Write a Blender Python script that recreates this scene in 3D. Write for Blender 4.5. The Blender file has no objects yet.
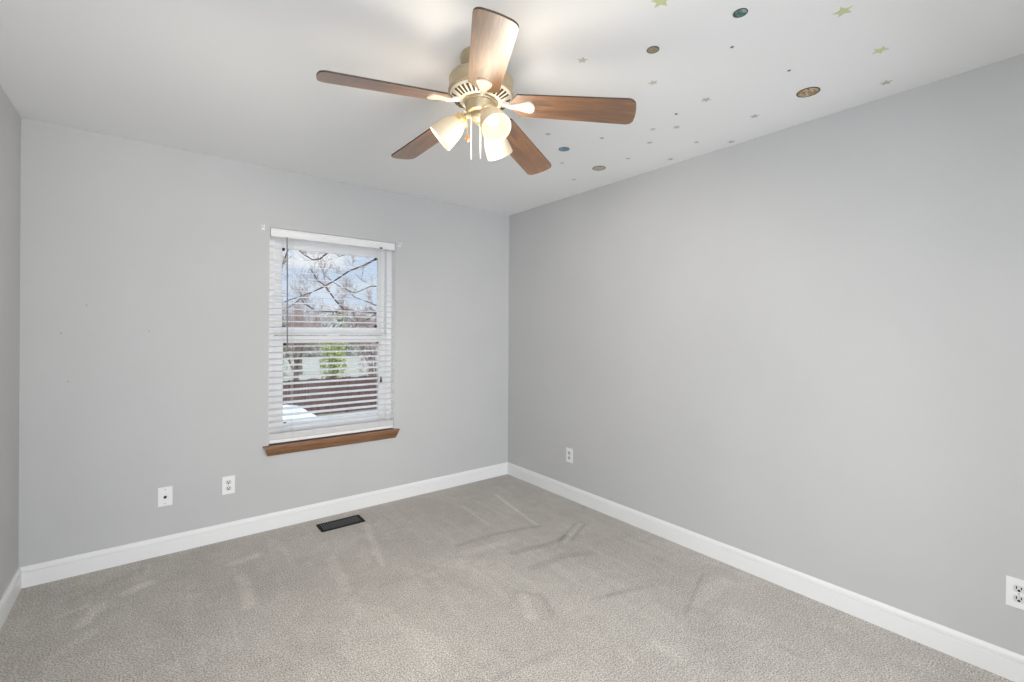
import bpy, bmesh, math, random
from mathutils import Vector, Matrix, noise
random.seed(7)
PI = math.pi
R = math.radians
C = bpy.context.scene.collection
SC = bpy.context.scene

# ------------------------------------------------------------------ camera
CAM = Vector((-2.660, -3.456, 1.353))
YAW, ROLL, FPX = R(38.004), R(0.348), 460.88
fwd = Vector((math.sin(YAW), math.cos(YAW), 0))
rgt = Vector((math.cos(YAW), -math.sin(YAW), 0))
upv = rgt.cross(fwd)
rr = math.cos(ROLL) * rgt + math.sin(ROLL) * upv
uu = -math.sin(ROLL) * rgt + math.cos(ROLL) * upv
cd = bpy.data.cameras.new('camera')
cam = bpy.data.objects.new('camera', cd)
C.objects.link(cam)
cam.matrix_world = Matrix(((rr.x, uu.x, -fwd.x, CAM.x), (rr.y, uu.y, -fwd.y, CAM.y),
                           (rr.z, uu.z, -fwd.z, CAM.z), (0, 0, 0, 1)))
cd.sensor_width = 36
cd.lens = FPX / 1024 * 36
cd.shift_y = -10.5 / 1024
cd.clip_start = 0.02
cd.clip_end = 400
SC.camera = cam

# ------------------------------------------------------------------ exposure, sky, lights
vs = SC.view_settings
SC.display_settings.display_device = 'sRGB'
vs.view_transform = 'Standard'
vs.look = 'None'
vs.exposure = 0.48
vs.gamma = 1.0
vs.use_curve_mapping = False

W = bpy.data.worlds.new('sky')
SC.world = W
W.use_nodes = True
nt = W.node_tree
nt.nodes.clear()
N = lambda t, x=nt: x.nodes.new(t)
out = N('ShaderNodeOutputWorld')
bg = N('ShaderNodeBackground')
tc = N('ShaderNodeTexCoord')
sep = N('ShaderNodeSeparateXYZ')
ramp = N('ShaderNodeValToRGB')
mp = N('ShaderNodeMapping')
mp.inputs['Scale'].default_value = (3.0, 3.0, 9.0)
nz = N('ShaderNodeTexNoise')
nz.inputs['Scale'].default_value = 1.6
nz.inputs['Detail'].default_value = 6
cr = N('ShaderNodeValToRGB')
mix = N('ShaderNodeMixRGB')
ramp.color_ramp.elements[0].position = 0.0
ramp.color_ramp.elements[0].color = (0.66, 0.74, 0.86, 1)
ramp.color_ramp.elements[1].position = 0.35
ramp.color_ramp.elements[1].color = (0.42, 0.58, 0.86, 1)
cr.color_ramp.elements[0].position = 0.46
cr.color_ramp.elements[0].color = (0, 0, 0, 1)
cr.color_ramp.elements[1].position = 0.62
cr.color_ramp.elements[1].color = (1, 1, 1, 1)
mix.inputs[2].default_value = (0.86, 0.87, 0.91, 1)
L = nt.links.new
L(tc.outputs['Generated'], sep.inputs[0])
L(sep.outputs['Z'], ramp.inputs[0])
L(tc.outputs['Generated'], mp.inputs[0])
L(mp.outputs[0], nz.inputs['Vector'])
L(nz.outputs['Fac'], cr.inputs[0])
L(cr.outputs[0], mix.inputs[0])
L(ramp.outputs[0], mix.inputs[1])
L(mix.outputs[0], bg.inputs['Color'])
zen = N('ShaderNodeMapRange')               # an overcast sky is brighter overhead than at the horizon
zen.inputs['From Min'].default_value = 0.25
zen.inputs['From Max'].default_value = 0.85
zen.inputs['To Min'].default_value = 0.76
zen.inputs['To Max'].default_value = 3.0
L(sep.outputs['Z'], zen.inputs['Value'])
L(zen.outputs[0], bg.inputs['Strength'])
L(bg.outputs[0], out.inputs[0])


def area_light(name, loc, rot, sx, sy, power, col):
    d = bpy.data.lights.new(name, 'AREA')
    d.shape = 'RECTANGLE'
    d.size, d.size_y = sx, sy
    d.energy = power
    d.color = col
    o = bpy.data.objects.new(name, d)
    o.location = loc
    o.rotation_euler = rot
    C.objects.link(o)
    return o


sun_d = bpy.data.lights.new('hazy_sun', 'SUN')
sun_d.energy = 0.6
sun_d.angle = R(12)
sun_d.color = (1.0, 0.95, 0.88)
sun_o = bpy.data.objects.new('hazy_sun', sun_d)
sun_o.rotation_euler = (R(42), 0, R(-25))       # high behind the house: lights the yard, not the room
C.objects.link(sun_o)
# unseen fill lights added to brighten the room: left side, hall end, overhead
area_light('side_fill', (-3.15, -3.62, 1.15), (R(90), 0, R(-82)), 0.22, 1.9, 17, (0.91, 0.955, 1.0))
area_light('hall_end_fill', (-2.0, -7.5, 0.7), (R(100), 0, R(-10)), 2.2, 1.2, 100, (0.90, 0.95, 1.0))
area_light('overhead_fill', (-1.7, -3.55, 2.38), (0, 0, 0), 1.6, 0.3, 6, (0.97, 0.985, 1.0))
BULB_STRENGTH = 2.0
LAMP_BEAM, LAMP_GLOW, HUB_FILL = 19.0, 1.6, 3.3
BULB_COLOR = (1.0, 0.90, 0.76, 1)


# ------------------------------------------------------------------ materials
def mat(name, col, rough=0.6, metal=0.0, spec=0.5, coat=0.0, coat_rough=0.1):
    m = bpy.data.materials.new(name)
    m.use_nodes = True
    b = m.node_tree.nodes['Principled BSDF']
    b.inputs['Base Color'].default_value = (*col, 1)
    b.inputs['Roughness'].default_value = rough
    b.inputs['Metallic'].default_value = metal
    b.inputs['Specular IOR Level'].default_value = spec
    b.inputs['Coat Weight'].default_value = coat
    b.inputs['Coat Roughness'].default_value = coat_rough
    return m


def nodes(m):
    return m.node_tree, m.node_tree.nodes['Principled BSDF']


def add_noise_bump(m, scale, strength, dist=0.01, detail=3):
    t, b = nodes(m)
    co = t.nodes.new('ShaderNodeTexCoord')
    n = t.nodes.new('ShaderNodeTexNoise')
    n.inputs['Scale'].default_value = scale
    n.inputs['Detail'].default_value = detail
    bp = t.nodes.new('ShaderNodeBump')
    bp.inputs['Strength'].default_value = strength
    bp.inputs['Distance'].default_value = dist
    t.links.new(co.outputs['Object'], n.inputs['Vector'])
    t.links.new(n.outputs['Fac'], bp.inputs['Height'])
    t.links.new(bp.outputs[0], b.inputs['Normal'])


def mottle(m, c1, c2, scale, detail=4, stretch=(1, 1, 1), lo=0.35, hi=0.65):
    t, b = nodes(m)
    co = t.nodes.new('ShaderNodeTexCoord')
    mpn = t.nodes.new('ShaderNodeMapping')
    mpn.inputs['Scale'].default_value = stretch
    n = t.nodes.new('ShaderNodeTexNoise')
    n.inputs['Scale'].default_value = scale
    n.inputs['Detail'].default_value = detail
    r = t.nodes.new('ShaderNodeValToRGB')
    r.color_ramp.elements[0].position = lo
    r.color_ramp.elements[0].color = (*c1, 1)
    r.color_ramp.elements[1].position = hi
    r.color_ramp.elements[1].color = (*c2, 1)
    t.links.new(co.outputs['Object'], mpn.inputs[0])
    t.links.new(mpn.outputs[0], n.inputs['Vector'])
    t.links.new(n.outputs['Fac'], r.inputs[0])
    t.links.new(r.outputs[0], b.inputs['Base Color'])
    return r


M = {}
M['wall'] = mat('grey_wall_paint', (0.565, 0.566, 0.568), 0.62, spec=0.3)
mottle(M['wall'], (0.558, 0.559, 0.561), (0.573, 0.574, 0.575), 2.2)
add_noise_bump(M['wall'], 160, 0.05, 0.002)
M['ceiling'] = mat('white_ceiling_paint', (0.90, 0.905, 0.91), 0.85, spec=0.2)
add_noise_bump(M['ceiling'], 60, 0.06, 0.004)
M['trim'] = mat('white_gloss_trim', (0.87, 0.87, 0.87), 0.35)
M['vinyl'] = mat('white_vinyl', (0.90, 0.90, 0.91), 0.4)
M['blind'] = mat('white_blind_slat', (0.87, 0.87, 0.87), 0.4)
M['cord'] = mat('pale_cord', (0.74, 0.74, 0.72), 0.8)
M['wand'] = mat('clear_grey_plastic', (0.25, 0.25, 0.26), 0.25)
M['black'] = mat('black_plastic', (0.012, 0.012, 0.014), 0.45)
M['steel'] = mat('dull_steel', (0.45, 0.45, 0.44), 0.4, metal=0.8)
M['plate'] = mat('white_plate_plastic', (0.88, 0.88, 0.88), 0.35)
M['socket'] = mat('grey_white_socket', (0.70, 0.70, 0.69), 0.4)
M['slot'] = mat('dark_slot', (0.02, 0.02, 0.02), 0.7, spec=0.1)
M['register'] = mat('black_register_paint', (0.006, 0.006, 0.007), 0.6, spec=0.2)
M['sill'] = mat('brown_stained_sill', (0.2, 0.1, 0.05), 0.42)
mottle(M['sill'], (0.205, 0.098, 0.045), (0.30, 0.155, 0.078), 6, 5, (1, 14, 14))
M['metal'] = mat('antique_champagne_metal', (0.50, 0.41, 0.27), 0.36, metal=0.5)
M['cream'] = mat('lit_cream_iron', (0.90, 0.83, 0.69), 0.34, metal=0.15)  # base colour lightened to carry the bulbs' light on irons and vent ring
M['gold'] = mat('polished_brass', (0.80, 0.63, 0.36), 0.3, metal=0.75)
M['copper'] = mat('copper_fob', (0.62, 0.33, 0.18), 0.3, metal=0.6)
M['dark_edge'] = mat('dark_blade_edge', (0.055, 0.036, 0.022), 0.5)


def wood_blade():
    m = mat('glossy_oak_blade', (0.3, 0.13, 0.05), 0.5, spec=0.6, coat=1.0, coat_rough=0.42)
    t, b = nodes(m)
    b.inputs['Coat IOR'].default_value = 2.3
    co = t.nodes.new('ShaderNodeTexCoord')
    m1 = t.nodes.new('ShaderNodeMapping')
    m1.inputs['Scale'].default_value = (1.6, 16, 16)
    n1 = t.nodes.new('ShaderNodeTexNoise')
    n1.inputs['Scale'].default_value = 3.2
    n1.inputs['Detail'].default_value = 6
    n1.inputs['Distortion'].default_value = 1.4
    r = t.nodes.new('ShaderNodeValToRGB')
    e = r.color_ramp.elements
    e[0].position = 0.30
    e[0].color = (0.08, 0.030, 0.010, 1)
    e[1].position = 0.70
    e[1].color = (0.34, 0.135, 0.029, 1)
    x = e.new(0.5)
    x.color = (0.20, 0.076, 0.017, 1)
    t.links.new(co.outputs['Object'], m1.inputs[0])
    t.links.new(m1.outputs[0], n1.inputs['Vector'])
    t.links.new(n1.outputs['Fac'], r.inputs[0])
    t.links.new(r.outputs[0], b.inputs['Base Color'])
    return m


M['wood'] = wood_blade()


def carpet():
    m = mat('grey_beige_carpet', (0.4, 0.38, 0.36), 0.95, spec=0.1)
    t, b = nodes(m)
    b.inputs['Sheen Weight'].default_value = 0.25
    b.inputs['Sheen Roughness'].default_value = 0.6
    co = t.nodes.new('ShaderNodeTexCoord')

    def noise_(scale, detail, stretch=None, rot=0, dist=0.0):
        n = t.nodes.new('ShaderNodeTexNoise')
        n.inputs['Scale'].default_value = scale
        n.inputs['Detail'].default_value = detail
        n.inputs['Distortion'].default_value = dist
        if stretch:
            mm = t.nodes.new('ShaderNodeMapping')
            mm.inputs['Scale'].default_value = stretch
            mm.inputs['Rotation'].default_value = (0, 0, rot)
            t.links.new(co.outputs['Object'], mm.inputs[0])
            t.links.new(mm.outputs[0], n.inputs['Vector'])
        else:
            t.links.new(co.outputs['Object'], n.inputs['Vector'])
        return n

    def rampn(src, lo, hi, a, bcol):
        r = t.nodes.new('ShaderNodeValToRGB')
        r.color_ramp.elements[0].position = lo
        r.color_ramp.elements[0].color = (*a, 1)
        r.color_ramp.elements[1].position = hi
        r.color_ramp.elements[1].color = (*bcol, 1)
        t.links.new(src, r.inputs[0])
        return r

    def mul(a, bb, fac=1.0):
        x = t.nodes.new('ShaderNodeMixRGB')
        x.blend_type = 'MULTIPLY'
        x.inputs[0].default_value = fac
        t.links.new(a, x.inputs[1])
        t.links.new(bb, x.inputs[2])
        return x

    speck = rampn(noise_(160, 6).outputs['Fac'], 0.36, 0.64, (0.265, 0.241, 0.214), (0.735, 0.690, 0.635))
    # broad patches where the pile leans one way or the other
    patch = rampn(noise_(1.3, 4, (1, 1, 1), 0, 0.8).outputs['Fac'], 0.40, 0.60, (0.93, 0.925, 0.92), (1.04, 1.04, 1.04))
    # long vacuum strokes in two directions
    st1 = rampn(noise_(2.2, 3, (6.5, 0.8, 1), 0, 1.2).outputs['Fac'], 0.54, 0.63, (0.98, 0.98, 0.98), (1.05, 1.05, 1.05))
    st2 = rampn(noise_(2.0, 3, (2.2, 4.0, 1), 0, 2.5).outputs['Fac'], 0.38, 0.47, (0.94, 0.94, 0.94), (1.01, 1.01, 1.01))
    foot = rampn(noise_(5, 3, (1.4, 1, 1), 0, 1.5).outputs['Fac'], 0.52, 0.60, (0.98, 0.98, 0.98), (1.04, 1.04, 1.04))
    c = mul(speck.outputs[0], patch.outputs[0])
    c = mul(c.outputs[0], st1.outputs[0])
    c = mul(c.outputs[0], st2.outputs[0])
    c = mul(c.outputs[0], foot.outputs[0])
    at = t.nodes.new('ShaderNodeAttribute')
    at.attribute_name = 'nap'
    c = mul(c.outputs[0], at.outputs['Color'])
    t.links.new(c.outputs[0], b.inputs['Base Color'])
    bp = t.nodes.new('ShaderNodeBump')
    bp.inputs['Strength'].default_value = 0.7
    bp.inputs['Distance'].default_value = 0.008
    t.links.new(noise_(150, 3).outputs['Fac'], bp.inputs['Height'])
    t.links.new(bp.outputs[0], b.inputs['Normal'])
    return m


M['carpet'] = carpet()


def glass_mat():
    m = bpy.data.materials.new('window_glass')
    m.use_nodes = True
    t = m.node_tree
    t.nodes.clear()
    o = t.nodes.new('ShaderNodeOutputMaterial')
    tr = t.nodes.new('ShaderNodeBsdfTransparent')
    tr.inputs[0].default_value = (0.96, 0.98, 0.98, 1)
    gl = t.nodes.new('ShaderNodeBsdfGlossy')
    gl.inputs['Roughness'].default_value = 0.02
    fr = t.nodes.new('ShaderNodeFresnel')
    fr.inputs['IOR'].default_value = 1.3
    mx = t.nodes.new('ShaderNodeMixShader')
    t.links.new(fr.outputs[0], mx.inputs[0])
    t.links.new(tr.outputs[0], mx.inputs[1])
    t.links.new(gl.outputs[0], mx.inputs[2])
    t.links.new(mx.outputs[0], o.inputs[0])
    return m


M['glass'] = glass_mat()


def shade_mat():
    m = bpy.data.materials.new('frosted_shade_glass')
    m.use_nodes = True
    t = m.node_tree
    t.nodes.clear()
    o = t.nodes.new('ShaderNodeOutputMaterial')
    tl = t.nodes.new('ShaderNodeBsdfTranslucent')
    tl.inputs[0].default_value = (0.85, 0.74, 0.54, 1)
    df = t.nodes.new('ShaderNodeBsdfPrincipled')
    df.inputs['Base Color'].default_value = (0.80, 0.73, 0.58, 1)
    df.inputs['Roughness'].default_value = 0.3
    mx = t.nodes.new('ShaderNodeMixShader')
    mx.inputs[0].default_value = 0.80
    t.links.new(tl.outputs[0], mx.inputs[1])
    t.links.new(df.outputs[0], mx.inputs[2])
    t.links.new(mx.outputs[0], o.inputs[0])
    return m


M['shade'] = shade_mat()


def emit_mat(name, col, strength):
    m = bpy.data.materials.new(name)
    m.use_nodes = True
    t = m.node_tree
    t.nodes.clear()
    o = t.nodes.new('ShaderNodeOutputMaterial')
    e = t.nodes.new('ShaderNodeEmission')
    e.inputs[0].default_value = col
    e.inputs[1].default_value = strength
    t.links.new(e.outputs[0], o.inputs[0])
    return m


M['bulb'] = emit_mat('lit_bulb', BULB_COLOR, BULB_STRENGTH)
# outdoors
M['grass'] = mat('dry_spring_lawn', (0.3, 0.27, 0.18), 0.95, spec=0.1)
mottle(M['grass'], (0.36, 0.30, 0.25), (0.33, 0.31, 0.20), 0.35, 6)
M['fence'] = mat('red_brown_fence', (0.13, 0.07, 0.055), 0.85, spec=0.2)
mottle(M['fence'], (0.10, 0.055, 0.045), (0.20, 0.115, 0.095), 5, 4, (3, 1, 0.3))
M['bark'] = mat('dark_bark', (0.10, 0.065, 0.055), 0.9, spec=0.1)
M['bark_far'] = mat('grey_brown_bark', (0.24, 0.17, 0.14), 0.9, spec=0.1)
M['twig'] = mat('reddish_twig', (0.42, 0.31, 0.26), 0.9, spec=0.1)
M['bud'] = mat('spring_leaf', (0.42, 0.44, 0.14), 0.8, spec=0.1)
M['woods'] = mat('distant_woods', (0.3, 0.26, 0.19), 1.0, spec=0.0)
mottle(M['woods'], (0.30, 0.24, 0.19), (0.40, 0.37, 0.24), 0.5, 6, (1, 1, 1))
M['car'] = mat('white_car_paint', (0.86, 0.87, 0.88), 0.25, coat=0.6)
M['car_glass'] = mat('dark_car_glass', (0.02, 0.025, 0.03), 0.1)
M['tyre'] = mat('tyre_rubber', (0.02, 0.02, 0.02), 0.8)
M['rim'] = mat('wheel_alloy', (0.6, 0.6, 0.62), 0.3, metal=0.8)


# ------------------------------------------------------------------ helpers
def bx(bm, x0, x1, y0, y1, z0, z1, bev=0.0):
    g = bmesh.ops.create_cube(bm, size=1.0)
    vsx = g['verts']
    for v in vsx:
        v.co = Vector(((x0 + x1) / 2 + v.co.x * (x1 - x0), (y0 + y1) / 2 + v.co.y * (y1 - y0), (z0 + z1) / 2 + v.co.z * (z1 - z0)))
    if bev:
        ed = list({e for v in vsx for e in v.link_edges})
        bmesh.ops.bevel(bm, geom=ed, offset=bev, segments=2, affect='EDGES', profile=0.5)
    return bm


def box(*a, **k):
    return bx(bmesh.new(), *a, **k)


def lathe(bm, prof, seg=48, mtx=None):
    """prof: list of (radius, z) revolved about local z"""
    rings = []
    for r_, z_ in prof:
        if r_ < 1e-6:
            v = bm.verts.new((0, 0, z_))
            rings.append([v])
        else:
            rings.append([bm.verts.new((r_ * math.cos(2 * PI * i / seg), r_ * math.sin(2 * PI * i / seg), z_)) for i in range(seg)])
    for a, b in zip(rings, rings[1:]):
        for i in range(seg):
            j = (i + 1) % seg
            if len(a) == 1 and len(b) == 1:
                continue
            if len(a) == 1:
                bm.faces.new((a[0], b[i], b[j]))
            elif len(b) == 1:
                bm.faces.new((a[i], b[0], a[j]))
            else:
                bm.faces.new((a[i], b[i], b[j], a[j]))
    if mtx is not None:
        vv = [v for ring in rings for v in ring]
        bmesh.ops.transform(bm, matrix=mtx, verts=vv)
    return bm


def tube(bm, pts, radii, seg=6, cap=True):
    pts = [Vector(p) for p in pts]
    if not hasattr(radii, '__len__'):
        radii = [radii] * len(pts)
    rings = []
    ref = None
    for i, p in enumerate(pts):
        d = (pts[min(i + 1, len(pts) - 1)] - pts[max(i - 1, 0)])
        if d.length < 1e-9:
            d = Vector((0, 0, 1))
        d.normalize()
        if ref is None:
            ref = Vector((0, 0, 1)) if abs(d.z) < 0.9 else Vector((1, 0, 0))
        a = d.cross(ref)
        if a.length < 1e-5:
            a = d.orthogonal()
        a.normalize()
        b = d.cross(a)
        ref = a.cross(d) if a.cross(d).length > 0 else ref
        rings.append([bm.verts.new(p + radii[i] * (math.cos(2 * PI * k / seg) * a + math.sin(2 * PI * k / seg) * b)) for k in range(seg)])
    for q, w in zip(rings, rings[1:]):
        for k in range(seg):
            j = (k + 1) % seg
            bm.faces.new((q[k], q[j], w[j], w[k]))
    if cap:
        bm.faces.new(rings[0][::-1])
        bm.faces.new(rings[-1])
    return bm


def prism(bm, outline, z0, z1):
    """outline: list of (x, y), extruded z0..z1"""
    lo = [bm.verts.new((x, y, z0)) for x, y in outline]
    hi = [bm.verts.new((x, y, z1)) for x, y in outline]
    n = len(outline)
    bm.faces.new(lo[::-1])
    bm.faces.new(hi)
    for i in range(n):
        j = (i + 1) % n
        bm.faces.new((lo[i], lo[j], hi[j], hi[i]))
    return bm


def obj(name, bm, material, parent=None, smooth=False, loc=None):
    bmesh.ops.recalc_face_normals(bm, faces=bm.faces[:])
    me = bpy.data.meshes.new(name)
    bm.to_mesh(me)
    bm.free()
    for m in (material if isinstance(material, (list, tuple)) else [material]):
        me.materials.append(m)
    if smooth:
        for p in me.polygons:
            p.use_smooth = True
        try:
            me.set_sharp_from_angle(angle=R(38))
        except Exception:
            pass
    o = bpy.data.objects.new(name, me)
    C.objects.link(o)
    if parent is not None:
        o.parent = parent
    if loc is not None:
        o.location = loc
    return o


def tag(o, label=None, cat=None, group=None, kind=None):
    if label:
        o['label'] = label
    if cat:
        o['category'] = cat
    if group:
        o['group'] = group
    if kind:
        o['kind'] = kind
    return o


def thing(name, label, cat, loc=(0, 0, 0), group=None):
    o = bpy.data.objects.new(name, None)
    o.empty_display_size = 0.1
    C.objects.link(o)
    o.location = loc
    return tag(o, label, cat, group)


def struct(name, bm, material, parent=None, label=None, cat=None, smooth=False):
    o = obj(name, bm, material, parent, smooth)
    if parent is None:
        tag(o, label, cat, kind='structure')
    return o


# ------------------------------------------------------------------ room shell
WL, YF, H = -3.200, -3.74, 2.44          # left wall x, front wall y, ceiling height; right wall x=0, back wall y=0
OX0, OX1, OZ0, OZ1 = -2.038, -1.138, 0.567, 2.044   # window opening
T = 0.15
# marks a vacuum and feet left in the pile: (path on the floor, half width, lighter or darker)
STROKES = [
    ([(-0.425, -0.396), (-0.541, -1.041)], 0.0104, 0.16),
    ([(-0.772, -0.444), (-0.807, -0.839)], 0.0104, 0.1),
    ([(-1.485, -0.325), (-1.611, -0.928)], 0.0171, 0.12),
    ([(-1.822, -0.674), (-1.855, -1.042)], 0.0259, 0.1),
    ([(-1.127, -0.966), (-0.827, -0.983), (-0.541, -1.062)], 0.0167, -0.14),
    ([(-0.926, -1.256), (-0.692, -1.297), (-0.508, -1.289)], 0.019, -0.15),
    ([(-0.593, -1.315), (-0.302, -1.18)], 0.0088, -0.18),
    ([(-0.509, -1.349), (-0.28, -1.239)], 0.0087, -0.14),
    ([(-0.558, -1.334), (-0.29, -1.211)], 0.0088, 0.08),
    ([(-0.946, -1.462), (-0.712, -1.465), (-0.54, -1.549)], 0.0241, -0.12),
    ([(-1.163, -1.588), (-1.086, -1.704), (-1.142, -1.839)], 0.0128, -0.12),
    ([(-1.167, -1.642), (-1.234, -1.799)], 0.0237, 0.1),
    ([(-0.906, -1.88), (-0.615, -1.948)], 0.0107, -0.1),
    ([(-1.613, -2.005), (-1.431, -2.029), (-1.298, -2.05)], 0.0102, -0.08),
    ([(-1.705, -1.116), (-1.403, -1.136)], 0.0141, -0.07),
    ([(-1.15, -1.084), (-0.821, -1.117)], 0.0291, 0.08),
    ([(-2.993, -0.451), (-2.906, -0.419)], 0.012, 0.12),
    ([(-2.757, -0.393), (-2.665, -0.346)], 0.0237, 0.14),
    ([(-2.91, -0.607), (-2.843, -0.436)], 0.0219, 0.12),
    ([(-2.289, -0.368), (-2.164, -0.359)], 0.0266, 0.14),
    ([(-2.265, -0.564), (-2.28, -0.898)], 0.0218, 0.13),
    ([(-2.991, -0.831), (-2.869, -0.699)], 0.022, 0.08),
    ([(-2.547, -0.626), (-2.464, -0.634)], 0.0177, 0.08),
    ([(-2.618, -1.146), (-2.578, -1.197)], 0.0158, 0.07),
    ([(-2.986, -0.327), (-2.71, -0.145)], 0.0194, -0.06),
    ([(-2.638, -0.751), (-2.495, -1.092)], 0.0106, -0.05),
    ([(-0.219, -2.085), (-0.649, -2.237)], 0.006, -0.15),
    ([(-0.822, -1.906), (-0.547, -1.988)], 0.0107, -0.12),
    ([(-0.476, -2.214), (-0.188, -2.2)], 0.0329, 0.06),
    ([(-0.524, -2.605), (-0.519, -2.707)], 0.0083, -0.08),
]


def nap(x, y):
    v = 1.0
    wob = 0.35 * noise.noise(Vector((x * 14, y * 14, 0.3)))
    for path, hw, amp in STROKES:
        best = 9.0
        for (ax, ay), (bx_, by_) in zip(path, path[1:]):
            dx, dy = bx_ - ax, by_ - ay
            t_ = max(0.0, min(1.0, ((x - ax) * dx + (y - ay) * dy) / (dx * dx + dy * dy)))
            best = min(best, math.hypot(x - ax - t_ * dx, y - ay - t_ * dy))
            if best > 0.6:
                break
        k_ = best / (hw * 1.7) + wob
        if k_ < 1.0:
            v += (1.7 if amp > 0 else 1.35) * amp * min(1.0, (1.0 - k_) * 1.8)
    return v


bm = bmesh.new()
bx(bm, WL - T, 0 + T, YF - 4.6, T, -0.12, -0.001)
layer = bm.loops.layers.float_color.new('nap')
for f in bm.faces:
    for l_ in f.loops:
        l_[layer] = (1, 1, 1, 1)
NXF, NYF = 230, 270
gridv = []
for iy in range(NYF + 1):
    gridv.append([bm.verts.new((WL + 3.200 * ix / NXF, YF + 3.74 * iy / NYF, 0)) for ix in range(NXF + 1)])
val = [[nap(v.co.x, v.co.y) for v in row] for row in gridv]
for iy in range(NYF):
    for ix in range(NXF):
        f = bm.faces.new((gridv[iy][ix], gridv[iy][ix + 1], gridv[iy + 1][ix + 1], gridv[iy + 1][ix]))
        for l_, c_ in zip(f.loops, (val[iy][ix], val[iy][ix + 1], val[iy + 1][ix + 1], val[iy + 1][ix])):
            l_[layer] = (c_, c_, c_, 1)
struct('floor', bm, M['carpet'], label='grey beige carpet with vacuum streaks covering the whole room', cat='carpet')
bm = bmesh.new()
bx(bm, WL - T, 0 + T, YF - 4.6, T, H, H + 0.12)
struct('ceiling', bm, M['ceiling'], label='flat white ceiling dotted with small stickers', cat='ceiling')
bm = bmesh.new()
bx(bm, WL - T, OX0, 0, T, 0, H)
bx(bm, OX1, T, 0, T, 0, H)
bx(bm, OX0, OX1, 0, T, 0, OZ0)
bx(bm, OX0, OX1, 0, T, OZ1, H)
wb = struct('wall_back', bm, M['wall'], label='pale grey wall holding the window', cat='wall')
NAILM = mat('nail_hole_shade', (0.3, 0.3, 0.3), 0.9)
for hx, hz_ in ((-2.945, 1.479), (-3.046, 1.324), (-3.017, 1.061), (-2.673, 1.337)):   # old nail holes
    b = bmesh.new()
    bmesh.ops.create_circle(b, cap_ends=True, segments=10, radius=0.0035, matrix=Matrix.Translation((hx, -0.0004, hz_)) @ Matrix.Rotation(PI / 2, 4, 'X'))
    obj('nail_hole', b, NAILM, wb)
struct('wall_right', box(0, T, YF - 4.6, 0, 0, H), M['wall'], label='bare pale grey wall to the right of the corner', cat='wall')
struct('wall_left', box(WL - T, WL, YF - 4.6, 0, 0, H), M['wall'], label='narrow strip of grey wall at the left edge', cat='wall')
bm = bmesh.new()                          # wall behind the photographer, its opening shaped to let added hall light in
bx(bm, WL, -2.9, YF - 0.12, YF, 0, H)
bx(bm, -0.45, 0, YF - 0.12, YF, 0, H)
bx(bm, -2.9, -0.45, YF - 0.12, YF, 2.1, H)
struct('wall_front', bm, M['wall'], label='grey wall behind the viewer with an opening shaped for fill light', cat='wall')
struct('wall_hall', box(WL, 0, YF - 4.6, YF - 4.5, 0, H), M['wall'], label='hall wall beyond the opening shaped for fill light', cat='wall')

# baseboards: flat board with a stepped bead along the top
BT, BH = 0.014, 0.108
PROF = [(0, 0), (BT, 0), (BT, 0.078), (BT - 0.007, 0.0795), (BT - 0.007, 0.0845), (BT - 0.0015, 0.0865), (BT - 0.0025, 0.095), (BT - 0.0065, 0.104), (BT - 0.009, BH), (0, BH)]


def baseboard(name, p0, p1, inward, label):
    p0, p1, n = Vector(p0), Vector(p1), Vector(inward)
    bmx = bmesh.new()
    A = [bmx.verts.new(p0 + n * d + Vector((0, 0, z))) for d, z in PROF]
    B = [bmx.verts.new(p1 + n * d + Vector((0, 0, z))) for d, z in PROF]
    k = len(PROF)
    for i in range(k):
        j = (i + 1) % k
        bmx.faces.new((A[i], A[j], B[j], B[i]))
    bmx.faces.new(A)
    bmx.faces.new(B[::-1])
    struct(name, bmx, M['trim'], label=label, cat='baseboard')


baseboard('baseboard_back', (WL, 0, 0), (0, 0, 0), (0, -1, 0), 'white baseboard running under the window')
baseboard('baseboard_right', (0, 0, 0), (0, YF, 0), (-1, 0, 0), 'white baseboard along the bare right wall')
baseboard('baseboard_left', (WL, 0, 0), (WL, YF, 0), (1, 0, 0), 'short white baseboard at the left edge of the room')

# ------------------------------------------------------------------ window
win = bpy.data.objects.new('window_1', None)
C.objects.link(win)
win.location = ((OX0 + OX1) / 2, 0.1, OZ0)
tag(win, 'white vinyl double hung window behind the blind', 'window', kind='structure')
wx, wy, wz = win.location


def rect_frame(x0, x1, y0, y1, z0, z1, sl, sr, sb, st, bev=0.002):
    """picture-frame of four bars in window-local coordinates, given in world numbers"""
    b = bmesh.new()
    X = lambda v: v - wx
    Y = lambda v: v - wy
    Z = lambda v: v - wz
    bx(b, X(x0), X(x0 + sl), Y(y0), Y(y1), Z(z0), Z(z1), bev)
    bx(b, X(x1 - sr), X(x1), Y(y0), Y(y1), Z(z0), Z(z1), bev)
    bx(b, X(x0 + sl), X(x1 - sr), Y(y0), Y(y1), Z(z0), Z(z0 + sb), bev)
    bx(b, X(x0 + sl), X(x1 - sr), Y(y0), Y(y1), Z(z1 - st), Z(z1), bev)
    return b


def wbox(x0, x1, y0, y1, z0, z1, bev=0.0):
    return box(x0 - wx, x1 - wx, y0 - wy, y1 - wy, z0 - wz, z1 - wz, bev=bev)


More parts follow.
